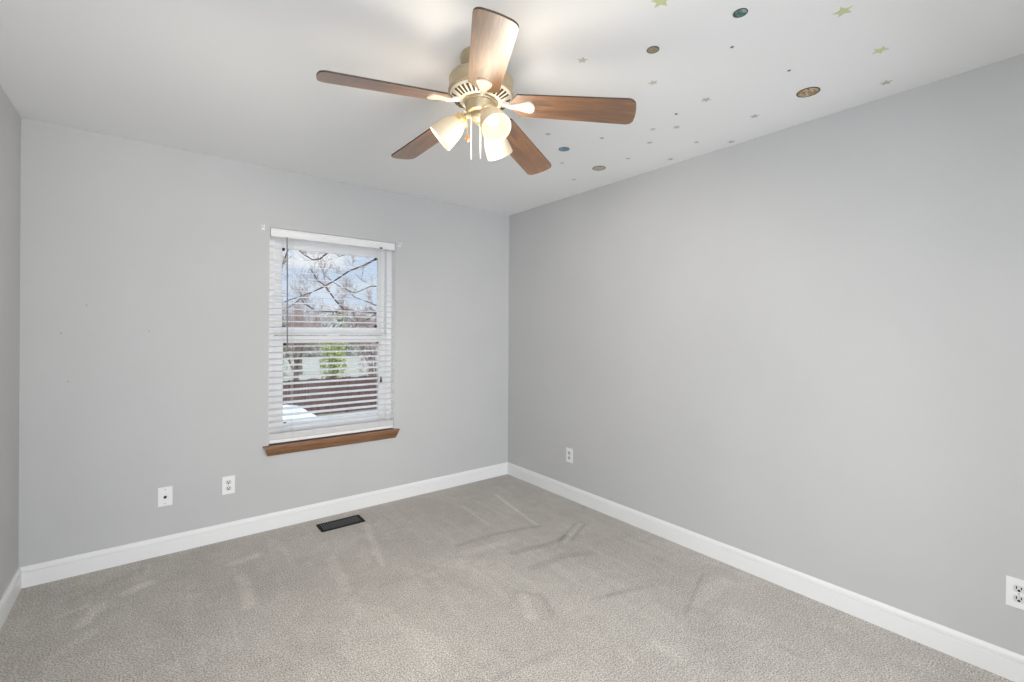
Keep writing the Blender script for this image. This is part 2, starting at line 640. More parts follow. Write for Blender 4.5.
GX0, GX1 = -1.935, -1.240
obj('frame', rect_frame(OX0 + 0.001, OX1 - 0.001, 0.068, 0.149, OZ0, OZ1, 0.043, 0.043, 0.04, 0.045), M['vinyl'], win)
b = bmesh.new()                            # white liner of the opening
for q in ((OX0 + 0.0004, OX0 + 0.003, 0.004, 0.068, OZ0, OZ1), (OX1 - 0.003, OX1 - 0.0004, 0.004, 0.068, OZ0, OZ1), (OX0 + 0.003, OX1 - 0.003, 0.004, 0.068, OZ1 - 0.003, OZ1 - 0.0004)):
    bx(b, q[0] - wx, q[1] - wx, q[2] - wy, q[3] - wy, q[4] - wz, q[5] - wz)
obj('jamb_liner', b, M['vinyl'], win)
up = obj('upper_sash', rect_frame(GX0 - 0.058, GX1 + 0.058, 0.108, 0.132, 1.312, 2.0, 0.058, 0.058, 0.050, 0.075, 0.003), M['vinyl'], win)
obj('glass_pane', wbox(GX0 - 0.005, GX1 + 0.005, 0.118, 0.122, 1.357, 1.93), M['glass'], up)
lo = obj('lower_sash', rect_frame(GX0 - 0.058, GX1 + 0.058, 0.076, 0.102, 0.606, 1.307, 0.058, 0.058, 0.085, 0.052, 0.003), M['vinyl'], win)
obj('glass_pane', wbox(GX0 - 0.005, GX1 + 0.005, 0.087, 0.091, 0.686, 1.260), M['glass'], lo)
b = bmesh.new()
bx(b, -0.04, 0.04, -0.018, 0.012, 0.0, 0.014, 0.004)
tube(b, [(-0.02, -0.01, 0.016), (0.03, -0.02, 0.018)], 0.005, 8)
obj('sash_latch', b, M['vinyl'], lo, loc=(0, 0.088 - wy, 1.307 - wz))
# black grille pegs in the corners of the glass
for sash, px_, pz_, py_ in ((up, GX0 + 0.006, 1.917, .114), (up, GX1 - 0.016, 1.915, .114), (up, GX0 + 0.008, 1.368, .114),
                            (up, GX1 - 0.012, 1.380, .114), (lo, GX0 + 0.012, 1.247, .083), (lo, GX1 - 0.012, 1.256, .083), (lo, GX0 + 0.016, 0.700, .083)):
    b = bmesh.new()
    lathe(b, [(0, -0.012), (0.009, -0.012), (0.0105, -0.009), (0.0105, 0.006), (0, 0.006)], 14, Matrix.Rotation(PI / 2, 4, 'X'))
    obj('grille_peg', b, M['black'], sash, loc=(px_ - wx, py_ - wy, pz_ - wz), smooth=True)

# sill: thin stool with a tapered cove apron under it
sill = thing('window_sill', 'brown stained wooden sill under the blind', 'sill', ((OX0 + OX1) / 2, 0, 0.56))
sx = (OX0 + OX1) / 2
b = bmesh.new()
bx(b, -2.071 - sx, -1.106 - sx, -0.038, -0.0005, 0.557 - 0.56, 0.567 - 0.56, 0.003)
bx(b, OX0 + 0.002 - sx, OX1 - 0.002 - sx, -0.006, 0.066, 0.557 - 0.56, 0.567 - 0.56)
obj('stool', b, M['sill'], sill)
b = bmesh.new()
prof = [(-0.0005, -0.062), (-0.010, -0.062), (-0.012, -0.056), (-0.017, -0.050), (-0.022, -0.036), (-0.030, -0.022), (-0.034, -0.012), (-0.034, -0.0035), (-0.0005, -0.0035)]
endx = lambda y: 0.016 * (abs(y) - 0.010) / 0.026
Lv = [b.verts.new((-2.046 - endx(y) - sx, y, z)) for y, z in prof]
Rv = [b.verts.new((-1.131 + endx(y) - sx, y, z)) for y, z in prof]
k = len(prof)
for i in range(k):
    j = (i + 1) % k
    b.faces.new((Lv[i], Lv[j], Rv[j], Rv[i]))
b.faces.new(Lv)
b.faces.new(Rv[::-1])
obj('apron', b, M['sill'], sill)

# ------------------------------------------------------------------ blind
bl = thing('window_blind', 'white slatted blind with open slats hanging in the window', 'blind', (sx, 0.03, OZ0))
LX = lambda v: v - sx
LY = lambda v: v - 0.03
LZ = lambda v: v - OZ0
BX0, BX1 = OX0 + 0.006, OX1 - 0.007
b = bmesh.new()
bx(b, LX(BX0), LX(BX1), LY(0.010), LY(0.060), LZ(1.990), LZ(2.036), 0.002)
obj('headrail', b, M['blind'], bl)
b = bmesh.new()                            # valance with a moulded face
VP = [(0.008, 1.980), (-0.001, 1.980), (-0.004, 1.984), (-0.004, 1.990), (-0.001, 1.994), (-0.001, 2.024), (-0.004, 2.028), (-0.004, 2.036), (0.008, 2.036)]
A = [b.verts.new((LX(BX0 + 0.001), LY(y), LZ(z))) for y, z in VP]
B = [b.verts.new((LX(BX1 - 0.001), LY(y), LZ(z))) for y, z in VP]
for i in range(len(VP)):
    j = (i + 1) % len(VP)
    b.faces.new((A[i], A[j], B[j], B[i]))
b.faces.new(A)
b.faces.new(B[::-1])
obj('valance', b, M['blind'], bl)
TILT = R(9)
b = bmesh.new()
zs = 0.672
nsl = 0
while zs < 1.975:
    n0 = len(b.verts)
    bx(b, LX(BX0), LX(BX1), -0.025, 0.025, -0.0009, 0.0009)
    b.verts.ensure_lookup_table()
    mm = Matrix.Translation((0, LY(0.034), LZ(zs))) @ Matrix.Rotation(TILT, 4, 'X')
    bmesh.ops.transform(b, matrix=mm, verts=b.verts[n0:])
    zs += 0.0432
    nsl += 1
obj('slats', b, M['blind'], bl)
b = bmesh.new()                            # slats gathered on the bottom rail
for i in range(7):
    z0 = 0.601 + i * 0.0052
    bx(b, LX(BX0), LX(BX1), LY(0.009), LY(0.059), LZ(z0), LZ(z0 + 0.0036))
obj('stacked_slats', b, M['blind'], bl)
obj('bottom_rail', box(LX(BX0), LX(BX1), LY(0.008), LY(0.060), LZ(0.574), LZ(0.598), bev=0.003), M['blind'], bl)
for xc in (-1.885, -1.262):
    b = bmesh.new()
    for y in (0.0085, 0.0595):
        tube(b, [(LX(xc), LY(y), LZ(0.585)), (LX(xc), LY(y), LZ(1.992))], 0.0011, 5)
    tube(b, [(LX(xc + 0.006), LY(0.034), LZ(0.60)), (LX(xc + 0.006), LY(0.034), LZ(1.992))], 0.0008, 5)
    obj('ladder_cord', b, M['cord'], bl)
b = bmesh.new()
tube(b, [(LX(-1.932), LY(-0.012), LZ(1.978)), (LX(-1.929), LY(-0.016), LZ(1.6)), (LX(-1.927), LY(-0.016), LZ(1.215))], 0.0045, 6)
tube(b, [(LX(-1.932), LY(-0.002), LZ(1.985)), (LX(-1.932), LY(-0.012), LZ(1.978))], 0.003, 6)
obj('tilt_wand', b, M['wand'], bl)
b = bmesh.new()
for dx in (-0.003, 0.003):
    tube(b, [(LX(-1.262 + dx), LY(-0.006), LZ(1.985)), (LX(-1.258 + dx), LY(-0.010), LZ(0.985))], 0.0010, 5)
cordo = obj('lift_cord', b, M['cord'], bl)
b = bmesh.new()
lathe(b, [(0, 0.028), (0.004, 0.027), (0.006, 0.015), (0.009, -0.012), (0.008, -0.018), (0, -0.018)], 12)
obj('tassel', b, mat('dark_tassel', (0.06, 0.055, 0.05), 0.5), cordo, loc=(LX(-1.256), LY(-0.010), LZ(0.962)), smooth=True)
b = bmesh.new()
lathe(b, [(0, -0.004), (0.012, -0.004), (0.013, 0.0), (0.011, 0.003), (0, 0.003)], 14, Matrix.Scale(0.55, 4, (0, 0, 1)) @ Matrix.Rotation(PI / 2, 4, 'X'))
obj('cord_lock', b, mat('dark_cord_lock', (0.09, 0.09, 0.09), 0.4), bl, loc=(LX(-1.259), LY(-0.004), LZ(1.987)), smooth=True)


# leftover curtain-rod brackets beside the window head
def bracket(x, label):
    o = thing('curtain_bracket', label, 'bracket', (x, 0, 2.035), 'curtain rod brackets at the window head')
    b_ = bmesh.new()
    bx(b_, -0.010, 0.010, -0.003, -0.0003, -0.020, 0.018, 0.001)
    obj('wall_plate', b_, M['trim'], o)
    b_ = bmesh.new()
    bx(b_, -0.006, 0.006, -0.026, -0.003, -0.004, -0.001)
    bx(b_, -0.006, 0.006, -0.028, -0.025, -0.004, 0.010)
    obj('hook', b_, M['trim'], o)
    b_ = bmesh.new()
    lathe(b_, [(0, -0.0055), (0.004, -0.005), (0.0045, -0.003), (0, -0.003)], 10, Matrix.Rotation(PI / 2, 4, 'X') @ Matrix.Scale(-1, 4, (0, 0, 1)))
    obj('screw', b_, M['slot'], o, loc=(0, -0.0085, 0.012))
    return o


bracket(-2.077, 'small metal bracket on the wall left of the blind top')
bracket(-1.105, 'small metal bracket on the wall right of the blind top')


# ------------------------------------------------------------------ wall plates
def oval_socket_part(parent, zc):
    f = bmesh.new()
    outline = []
    for i in range(28):
        a = 2 * PI * i / 28
        outline.append((0.0165 * math.cos(a), max(-0.0135, min(0.0135, 0.0175 * math.sin(a)))))
    prism(f, outline, 0, 0.0022)
    bmesh.ops.transform(f, matrix=Matrix.Translation((0, -0.0050, zc)) @ Matrix.Rotation(PI / 2, 4, 'X'), verts=f.verts)
    s = obj('socket_face', f, M['socket'], parent)
    g = bmesh.new()
    bx(g, -0.0084, -0.0052, -0.0080, -0.0070, zc - 0.002, zc + 0.009)
    bx(g, 0.0050, 0.0080, -0.0080, -0.0070, zc - 0.001, zc + 0.0085)
    n0 = len(g.verts)
    lathe(g, [(0, 0), (0.0042, 0), (0.0042, 0.001), (0, 0.001)], 12, Matrix.Translation((0, -0.0070, zc - 0.0065)) @ Matrix.Rotation(PI / 2, 4, 'X'))
    obj('slots', g, M['slot'], s)


def plate_bm():
    b_ = bmesh.new()
    bx(b_, -0.0355, 0.0355, -0.0055, -0.0003, -0.0575, 0.0575, 0.0018)
    return b_


def outlet(loc, rz, label):
    o = thing('wall_outlet', label, 'outlet', loc, 'duplex outlets on the walls')
    o.rotation_euler = (0, 0, rz)
    obj('cover_plate', plate_bm(), M['plate'], o)
    for zc in (0.0195, -0.0195):
        oval_socket_part(o, zc)
    s = bmesh.new()
    lathe(s, [(0, 0.0), (0.003, 0.0), (0.003, 0.001), (0, 0.0016)], 10, Matrix.Translation((0, -0.0054, 0)) @ Matrix.Rotation(PI / 2, 4, 'X'))
    obj('screw', s, M['steel'], o)
    return o


outlet((-2.267, 0, 0.348), 0, 'white duplex outlet on the window wall left of the floor vent')
outlet((0, -0.818, 0.350), -PI / 2, 'white outlet on the right wall near the far corner')
outlet((0, -3.262, 0.343), -PI / 2, 'white outlet cut off by the right edge of the picture')
cp = thing('cable_plate', 'white wall plate with one black coaxial jack below left of the window', 'wall plate', (-2.5925, 0, 0.3455))
obj('cover_plate', plate_bm(), M['plate'], cp)
b = bmesh.new()
lathe(b, [(0.0085, 0), (0.0085, 0.003), (0.006, 0.003), (0.006, 0.012), (0, 0.012)], 6, Matrix.Translation((0, -0.0054, -0.003)) @ Matrix.Rotation(PI / 2, 4, 'X'))
obj('jack', b, M['black'], cp)
for zc in (0.042, -0.042):
    s = bmesh.new()
    lathe(s, [(0, 0), (0.0032, 0), (0.0032, 0.001), (0, 0.0016)], 10, Matrix.Translation((0, -0.0054, zc)) @ Matrix.Rotation(PI / 2, 4, 'X'))
    obj('screw', s, M['steel'], cp)

# ------------------------------------------------------------------ floor register
VX, VY = -1.6145, -0.195
vt = thing('floor_vent', 'black metal floor register set in the carpet below the window', 'vent', (VX, VY, 0))
b = bmesh.new()
x0, x1, y0, y1 = -0.1475, 0.1475, -0.07, 0.07
bx(b, x0, x1, y0, y0 + 0.017, 0.0005, 0.006, 0.0015)
bx(b, x0, x1, y1 - 0.017, y1, 0.0005, 0.006, 0.0015)
bx(b, x0, x0 + 0.02, y0 + 0.017, y1 - 0.017, 0.0005, 0.006)
bx(b, x1 - 0.02, x1, y0 + 0.017, y1 - 0.017, 0.0005, 0.006)
obj('frame', b, M['register'], vt)
b = bmesh.new()
for i in range(17):
    xx = x0 + 0.026 + i * (x1 - x0 - 0.052) / 16
    n0 = len(b.verts)
    bx(b, -0.0028, 0.0028, y0 + 0.015, y1 - 0.015, -0.002, 0.002)
    b.verts.ensure_lookup_table()
    bmesh.ops.transform(b, matrix=Matrix.Translation((xx, 0, 0.0035)) @ Matrix.Rotation(R(20), 4, 'Y'), verts=b.verts[n0:])
obj('louvers', b, mat('register_louver', (0.12, 0.122, 0.13), 0.5), vt)
obj('duct', box(x0 + 0.018, x1 - 0.018, y0 + 0.015, y1 - 0.015, 0.0003, 0.0012), M['slot'], vt)

# ------------------------------------------------------------------ ceiling fan
FX, FY = -1.634, -1.932
fan = thing('ceiling_fan', 'five blade ceiling fan with three lit glass shades', 'ceiling fan', (FX, FY, H))
nrm = Vector((0.0418, 0.0009, 1)).normalized()
ex = (Vector((1, 0, 0)) - nrm.x * nrm).normalized()
ey = nrm.cross(ex)
TM = Matrix(((ex.x, ey.x, nrm.x, 0), (ex.y, ey.y, nrm.y, 0), (ex.z, ey.z, nrm.z, 0), (0, 0, 0, 1)))
# everything below the ball joint leans slightly; pivot at the canopy
PIV = 2.256 - H
FANM = Matrix.Translation((0, 0, PIV)) @ TM @ Matrix.Translation((0, 0, -PIV))
hz = lambda z: z - H


def fobj(name, bm_, m_, parent=fan, smooth=True, mtx=None):
    """a fan part built about the fan axis and leaned with it"""
    bmesh.ops.transform(bm_, matrix=FANM @ (mtx or Matrix()), verts=bm_.verts)
    return obj(name, bm_, m_, parent, smooth)


b = bmesh.new()
lathe(b, [(0, 0), (0.080, 0), (0.081, -0.006), (0.081, -0.020), (0.079, -0.028), (0.070, -0.046), (0.058, -0.058), (0.046, -0.066), (0, -0.066)], 56)
obj('canopy', b, M['metal'], fan, True)
b = bmesh.new()
lathe(b, [(0, hz(2.385)), (0.050, hz(2.385)), (0.055, hz(2.355)), (0.090, hz(2.351)), (0.121, hz(2.348)), (0.127, hz(2.344)), (0.129, hz(2.339)), (0.127, hz(2.334)), (0.127, hz(2.300)), (0.130, hz(2.296)), (0.130, hz(2.288)), (0.124, hz(2.283)), (0, hz(2.283))], 72)
mot = fobj('motor_housing', b, M['metal'])
b = bmesh.new()
lathe(b, [(0.06, hz(2.286)), (0.124, hz(2.286)), (0.122, hz(2.280)), (0.112, hz(2.272)), (0.082, hz(2.259)), (0.074, hz(2.257)), (0.068, hz(2.260)), (0.06, hz(2.262))], 72)
for i in range(35):
    if i % 7 == 0:
        continue
    a = 2.938 + 2 * PI * i / 35
    n0 = len(b.verts)
    f0 = len(b.faces)
    prism(b, [(0.085, -0.0040), (0.116, -0.0056), (0.116, 0.0056), (0.085, 0.0040)], -0.002, 0.002)
    b.verts.ensure_lookup_table()
    b.faces.ensure_lookup_table()
    for f in b.faces[f0:]:
        f.material_index = 1
    slope = math.atan2(0.013, 0.030)
    for v in b.verts[n0:]:
        v.co.z += hz(2.2595) + (v.co.x - 0.082) * math.tan(slope)
    bmesh.ops.transform(b, matrix=Matrix.Rotation(a, 4, 'Z'), verts=b.verts[n0:])
fobj('vent_ring', b, [M['cream'], mat('vent_gap', (0.07, 0.05, 0.03), 0.7)])
b = bmesh.new()
lathe(b, [(0, hz(2.262)), (0.066, hz(2.262)), (0.068, hz(2.254)), (0.066, hz(2.250)), (0.058, hz(2.249)), (0.0565, hz(2.246)), (0.0565, hz(2.222)), (0.052, hz(2.214)), (0.040, hz(2.210)), (0, hz(2.210))], 56)
fobj('switch_housing', b, M['metal'])
b = bmesh.new()
lathe(b, [(0, hz(2.214)), (0.034, hz(2.214)), (0.037, hz(2.205)), (0.036, hz(2.195)), (0.028, hz(2.184)), (0.014, hz(2.178)), (0.008, hz(2.172)), (0.007, hz(2.166)), (0, hz(2.164))], 40)
fobj('light_fitter', b, M['metal'])

# blades: outline along local +x
RT, R0, HW = 0.606, 0.126, 0.0665


def blade_bm():
    b_ = bmesh.new()
    o_ = []
    w0 = 0.059
    o_ += [(R0, -0.022), (R0 + 0.030, -w0)]
    cr_ = 0.030
    for i in range(9):                      # rounded tip corners
        a = -PI / 2 + (PI / 2) * i / 8 * 0.88
        o_.append((RT - cr_ - 0.006 + cr_ * math.cos(a), -HW + cr_ + cr_ * math.sin(a)))
    for i in range(1, 6):
        t_ = -1 + 2 * i / 6
        o_.append((RT - 0.0035 * t_ * t_ - 0.0025, t_ * (HW - cr_)))
    for i in range(9):
        a = (PI / 2) * (0.12 + 0.88 * i / 8)
        o_.append((RT - cr_ - 0.006 + cr_ * math.cos(a), HW - cr_ + cr_ * math.sin(a)))
    o_ += [(R0 + 0.030, w0), (R0, 0.022)]
    prism(b_, o_, -0.003, 0.003)
    b_.faces.ensure_lookup_table()
    for f in b_.faces:
        f.material_index = 1 if len(f.verts) == 4 and abs(f.normal.z) < 0.5 else 0
    b_.normal_update()
    for f in b_.faces:
        f.material_index = 1 if abs(f.normal.z) < 0.5 else 0
    return b_


def iron_bm():
    b_ = bmesh.new()
    # flat forked plate under the blade root, arm running back to the motor
    o_ = [(0.118, -0.010), (0.140, -0.0125), (0.162, -0.018), (0.182, -0.0255), (0.196, -0.0285)]
    for i in range(9):
        a = -1.05 + 2.1 * i / 8
        o_.append((0.190 + 0.0285 * math.cos(a), 0.0315 * math.sin(a)))
    o_ += [(0.196, 0.0285), (0.182, 0.0255), (0.162, 0.018), (0.140, 0.0125), (0.118, 0.010)]
    prism(b_, o_, -0.0095, -0.003)
    tube(b_, [(0.092, 0, 0.004), (0.108, 0, 0.000), (0.126, 0, -0.004), (0.150, 0, -0.0065)], [0.0105, 0.0100, 0.0095, 0.0085], 10)
    for q in ((0.186, 0.014), (0.186, -0.014), (0.208, 0.0)):
        lathe(b_, [(0, -0.012), (0.003, -0.0115), (0.0045, -0.0095), (0, -0.0095)], 8, Matrix.Translation((q[0], q[1], 0)))
    return b_


DROOP, PITCH = R(6.0), -0.2256
for k in range(5):
    a = 2.938 + k * 2 * PI / 5
    MB = FANM @ Matrix.Translation((0, 0, hz(2.2545))) @ Matrix.Rotation(a, 4, 'Z') @ Matrix.Rotation(DROOP, 4, 'Y') @ Matrix.Rotation(PITCH, 4, 'X')
    bo = obj('blade', blade_bm(), [M['wood'], M['dark_edge']], fan)
    bo.matrix_local = MB
    ir = obj('blade_iron', iron_bm(), M['cream'], bo, True)

# light kit
for az, tilt, glow in ((R(20), R(48), 0.5), (R(138), R(42), 0.9), (R(262), R(50), 1.15)):
    arm = bmesh.new()
    ca, sa = math.cos(az), math.sin(az)
    tube(arm, [(0.020 * ca, 0.020 * sa, hz(2.203)), (0.045 * ca, 0.045 * sa, hz(2.206)), (0.060 * ca, 0.060 * sa, hz(2.202)), (0.068 * ca, 0.068 * sa, hz(2.194))], [0.012, 0.011, 0.012, 0.014], 12)
    fobj('lamp_arm', arm, M['metal'])
    # local z runs outward along the shade axis
    rot = Matrix.Rotation(az, 4, 'Z') @ Matrix.Translation((0.064, 0, -0.006)) @ Matrix.Rotation(PI / 2 + tilt, 4, 'Y')
    LM = FANM @ Matrix.Translation((0, 0, hz(2.203))) @ rot
    b = bmesh.new()
    lathe(b, [(0, -0.004), (0.016, -0.004), (0.024, 0.0), (0.030, 0.004), (0.0315, 0.007), (0.029, 0.010), (0.0315, 0.013), (0.0315, 0.017), (0.029, 0.019), (0.0315, 0.022), (0.0315, 0.028), (0.026, 0.030), (0, 0.030)], 32)
    so = obj('lamp_socket', b, M['gold'], fan, True)
    so.matrix_local = LM
    b = bmesh.new()
    outp = [(0.027, 0.024), (0.032, 0.029), (0.038, 0.038), (0.0435, 0.050), (0.048, 0.066), (0.0515, 0.084), (0.0545, 0.104), (0.057, 0.128)]
    inp = [(r_ - 0.0028, z_) for r_, z_ in outp[::-1]]
    lathe(b, outp + [(0.0556, 0.1295)] + inp, 48)
    sh = obj('lamp_shade', b, M['shade'], fan, True)
    sh.matrix_local = LM
    b = bmesh.new()
    pr = [(0, 0.030), (0.012, 0.030), (0.013, 0.040), (0.018, 0.048)]
    for i in range(9):
        t_ = -0.75 + (PI / 2 + 0.75) * i / 8
        pr.append((0.024 * math.cos(t_), 0.068 + 0.024 * math.sin(t_)))
    pr[-1] = (0, pr[-1][1])
    lathe(b, pr, 28)
    bu = obj('bulb', b, M['bulb'], sh, True)
    # the lamp's own light: out of the mouth of the shade, and the glow it throws up at blades and ceiling
    for nm, power, cone, colr, zz, up_ in (('lamp_beam', LAMP_BEAM, 150, (1.0, 0.93, 0.83), 0.145, False), ('lamp_glow', LAMP_GLOW * glow, 118, (1.0, 0.84, 0.64), 0.160, True)):
        d = bpy.data.lights.new(nm, 'SPOT')
        d.energy = power
        d.color = colr
        d.spot_size = R(cone)
        d.spot_blend = 0.6
        d.shadow_soft_size = 0.08
        lo_ = bpy.data.objects.new(nm, d)
        C.objects.link(lo_)
        pos = (LM @ Vector((0, 0, zz)))
        if up_:
            q = Vector((math.cos(az) * .25, math.sin(az) * .25, 1)).to_track_quat('-Z', 'Y')
        else:
            q = (LM.to_3x3() @ Vector((0, 0, 1))).to_track_quat('-Z', 'Y')
        lo_.matrix_world = Matrix.Translation(Vector((FX, FY, H)) + pos) @ q.to_matrix().to_4x4()

# added spot under the hub, standing for bulb light on the blades
d = bpy.data.lights.new('hub_fill', 'SPOT')
d.energy = HUB_FILL
d.color = (1.0, 0.88, 0.70)
d.spot_size = R(166)
d.spot_blend = 0.3
d.shadow_soft_size = 0.07
hg = bpy.data.objects.new('hub_fill', d)
C.objects.link(hg)
hg.location = (FX, FY, 2.055)
hg.rotation_euler = (PI, 0, 0)

# pull chains
rg = Vector((rgt.x, rgt.y, 0))
def chain(off, fd, z0, z1, rad, m_, name):
    p = rg * off + fwd * fd
    b_ = bmesh.new()
    tube(b_, [(p.x, p.y, hz(z0)), (p.x, p.y, hz(z1))], rad, 6)
    return obj(name, b_, m_, fan, True), p


c1, p1 = chain(-0.050, -0.015, 2.205, 2.118, 0.0012, M['gold'], 'pull_chain')
b = bmesh.new()
lathe(b, [(0, 0.016), (0.004, 0.015), (0.005, 0.008), (0.009, -0.002), (0.010, -0.008), (0.006, -0.016), (0, -0.018)], 16, Matrix.Translation((p1.x, p1.y, hz(2.112))))
obj('fob', b, M['copper'], c1, True)
chain(-0.037, -0.01, 2.205, 2.028, 0.0026, M['trim'], 'pull_cord')
chain(0.001, -0.02, 2.18, 2.028, 0.0026, M['trim'], 'pull_cord')


# ------------------------------------------------------------------ ceiling stickers
def star_bm(rad, rot):
    b_ = bmesh.new()
    o_ = []
    for i in range(10):
        r_ = rad if i % 2 == 0 else rad * 0.45
        a = rot + PI * i / 5
        o_.append((r_ * math.cos(a), r_ * math.sin(a)))
    prism(b_, o_, -0.0012, -0.0001)
    return b_


M['star_green'] = mat('pale_green_glow_star', (0.64, 0.68, 0.40), 0.5)
M['star_faint'] = mat('cream_glow_star', (0.60, 0.61, 0.54), 0.5)
M['star_grey'] = mat('grey_glow_star', (0.52, 0.52, 0.45), 0.5)
M['dot_dark'] = mat('small_dark_dot', (0.13, 0.13, 0.12), 0.6)
STARS = [
    (-1.345, -2.559, .034, 'star_green', 'green glow star cut by the top edge above the tan planet sticker'),
    (-0.823, -2.913, .031, 'star_green', 'large green glow star at the top edge, right of the teal planet sticker'),
    (-0.458, -2.927, .029, 'star_green', 'green glow star farthest right but one, above the orange banded planet sticker'),
    (-0.152, -2.875, .024, 'star_grey', 'olive glow star nearest the right wall and right of the orange banded planet'),
    (-1.303, -2.169, .022, 'star_faint', 'pale glow star just above the right fan blade'),
    (-0.940, -2.245, .023, 'star_faint', 'pale glow star just below the tan planet sticker'),
    (-0.620, -2.311, .024, 'star_grey', 'grey glow star midway between tan planet and orange banded planet'),
    (-0.274, -2.376, .023, 'star_grey', 'grey glow star just below left of the orange banded planet'),
    (-0.467, -2.060, .020, 'star_grey', 'small grey glow star under a tiny dot, right of the fan blade tip'),
    (-0.543, -1.967, .019, 'star_faint', 'very faint glow star right below the tip of the right fan blade'),
    (-0.407, -1.849, .019, 'star_grey', 'small grey glow star between ringed planet and grey star under the tiny dot'),
    (-0.204, -2.021, .016, 'star_grey', 'tiny grey glow star left of the star touching the right wall line'),
    (-0.055, -2.148, .022, 'star_grey', 'grey glow star almost touching the right wall line below the orange banded planet'),
    (-0.088, -1.778, .020, 'star_grey', 'small glow star by the right wall line, nearest one right of the ringed planet'),
    (-0.940, -1.568, .018, 'star_grey', 'small glow star just above left of the blue planet sticker'),
    (-0.667, -1.719, .016, 'star_grey', 'small glow star above the ringed planet under the right blade'),
    (-0.571, -1.299, .017, 'star_faint', 'small glow star just below the blue planet sticker'),
    (-0.276, -1.118, .018, 'star_grey', 'small glow star closest to the far corner of the ceiling'),
    (-0.303, -1.616, .017, 'star_grey', 'small glow star just right of the ringed planet sticker'),
]
for i, (x, y, r_, mk, lab) in enumerate(STARS):
    o = obj('star_sticker', star_bm(r_, 0.7 * i), M[mk], loc=(x, y, H))
    tag(o, lab, 'sticker', 'glow stars on the ceiling')
DOTS = [(-0.920, -2.583, .0065, 'tiny dark dot on the ceiling below the teal planet sticker'),
        (-0.579, -2.652, .0065, 'tiny dark dot on the ceiling left above the orange banded planet'),
        (-0.600, -2.142, .008, 'tiny dark dot on the ceiling just above a small grey star')]
for x, y, r_, lab in DOTS:
    b = bmesh.new()
    lathe(b, [(0, -0.0015), (r_ * 0.8, -0.0013), (r_, -0.0001), (0, -0.0001)], 16)
    tag(obj('dot_sticker', b, M['dot_dark'], loc=(x, y, H)), lab, 'sticker', 'dark dots on the ceiling')


def planet_mat(name, rimc, cols, scale, stretch, rot, dist):
    m = mat(name, cols[0], 0.5)
    t, bs = nodes(m)
    co = t.nodes.new('ShaderNodeTexCoord')
    mm = t.nodes.new('ShaderNodeMapping')
    mm.inputs['Scale'].default_value = stretch
    mm.inputs['Rotation'].default_value = (0, 0, rot)
    n = t.nodes.new('ShaderNodeTexNoise')
    n.inputs['Scale'].default_value = scale
    n.inputs['Distortion'].default_value = dist
    r = t.nodes.new('ShaderNodeValToRGB')
    e = r.color_ramp.elements
    e[0].position = 0.36
    e[0].color = (*cols[0], 1)
    e[1].position = 0.64
    e[1].color = (*cols[-1], 1)
    for i, c_ in enumerate(cols[1:-1]):
        x = e.new(0.36 + 0.28 * (i + 1) / (len(cols) - 1))
        x.color = (*c_, 1)
    t.links.new(co.outputs['Object'], mm.inputs[0])
    t.links.new(mm.outputs[0], n.inputs['Vector'])
    t.links.new(n.outputs['Fac'], r.inputs[0])
    t.links.new(r.outputs[0], bs.inputs['Base Color'])
    return m, mat(name + '_rim', rimc, 0.5)


PL = [
    (-1.086, -2.694, .0235, (0.055, 0.065, 0.065), [(0.02, 0.06, 0.06), (0.10, 0.22, 0.19), (0.35, 0.48, 0.42)], 'teal planet sticker with a dark rim near the top edge'),
    (-1.142, -2.386, .0235, (0.10, 0.085, 0.06), [(0.22, 0.17, 0.11), (0.42, 0.33, 0.22), (0.30, 0.25, 0.18)], 'tan planet sticker above the right fan blade'),
    (-0.325, -2.634, .046, (0.075, 0.07, 0.055), [(0.16, 0.12, 0.07), (0.52, 0.27, 0.12), (0.52, 0.42, 0.24), (0.62, 0.58, 0.48)], 'largest planet sticker, orange and cream banded, near the right wall'),
    (-0.723, -1.472, .033, (0.13, 0.20, 0.27), [(0.10, 0.17, 0.25), (0.20, 0.31, 0.40), (0.33, 0.43, 0.50)], 'blue planet sticker beside the lower right fan blade tip'),
    (-0.315, -1.387, .044, (0.17, 0.13, 0.09), [(0.45, 0.37, 0.27), (0.60, 0.54, 0.44), (0.26, 0.20, 0.13)], 'oval tan sticker with pale middle near the far corner'),
]
for i, (x, y, r_, rimc, cols, lab) in enumerate(PL):
    pm, rm = planet_mat('planet_print', rimc, cols, 18 + 6 * i, (1, 3.2, 1), 0.6 * i + 0.5, 1.2)
    o = thing('planet_sticker', lab, 'sticker', (x, y, H), 'planet stickers on the ceiling')
    b = bmesh.new()
    lathe(b, [(r_ * 0.86, -0.0002), (r_ * 0.86, -0.0018), (r_, -0.0016), (r_, -0.0002)], 40)
    obj('rim', b, rm, o)
    b = bmesh.new()
    lathe(b, [(0, -0.0016), (r_ * 0.87, -0.0014), (r_ * 0.87, -0.0002), (0, -0.0002)], 40)
    obj('printed_face', b, pm, o)

# ------------------------------------------------------------------ outdoors
GZ = -3.0
b = bmesh.new()
bx(b, -60, 110, 0.6, 160, GZ - 0.2, GZ)
tag(obj('ground', b, M['grass']), 'dry pale lawn outside the window', 'lawn', kind='structure')

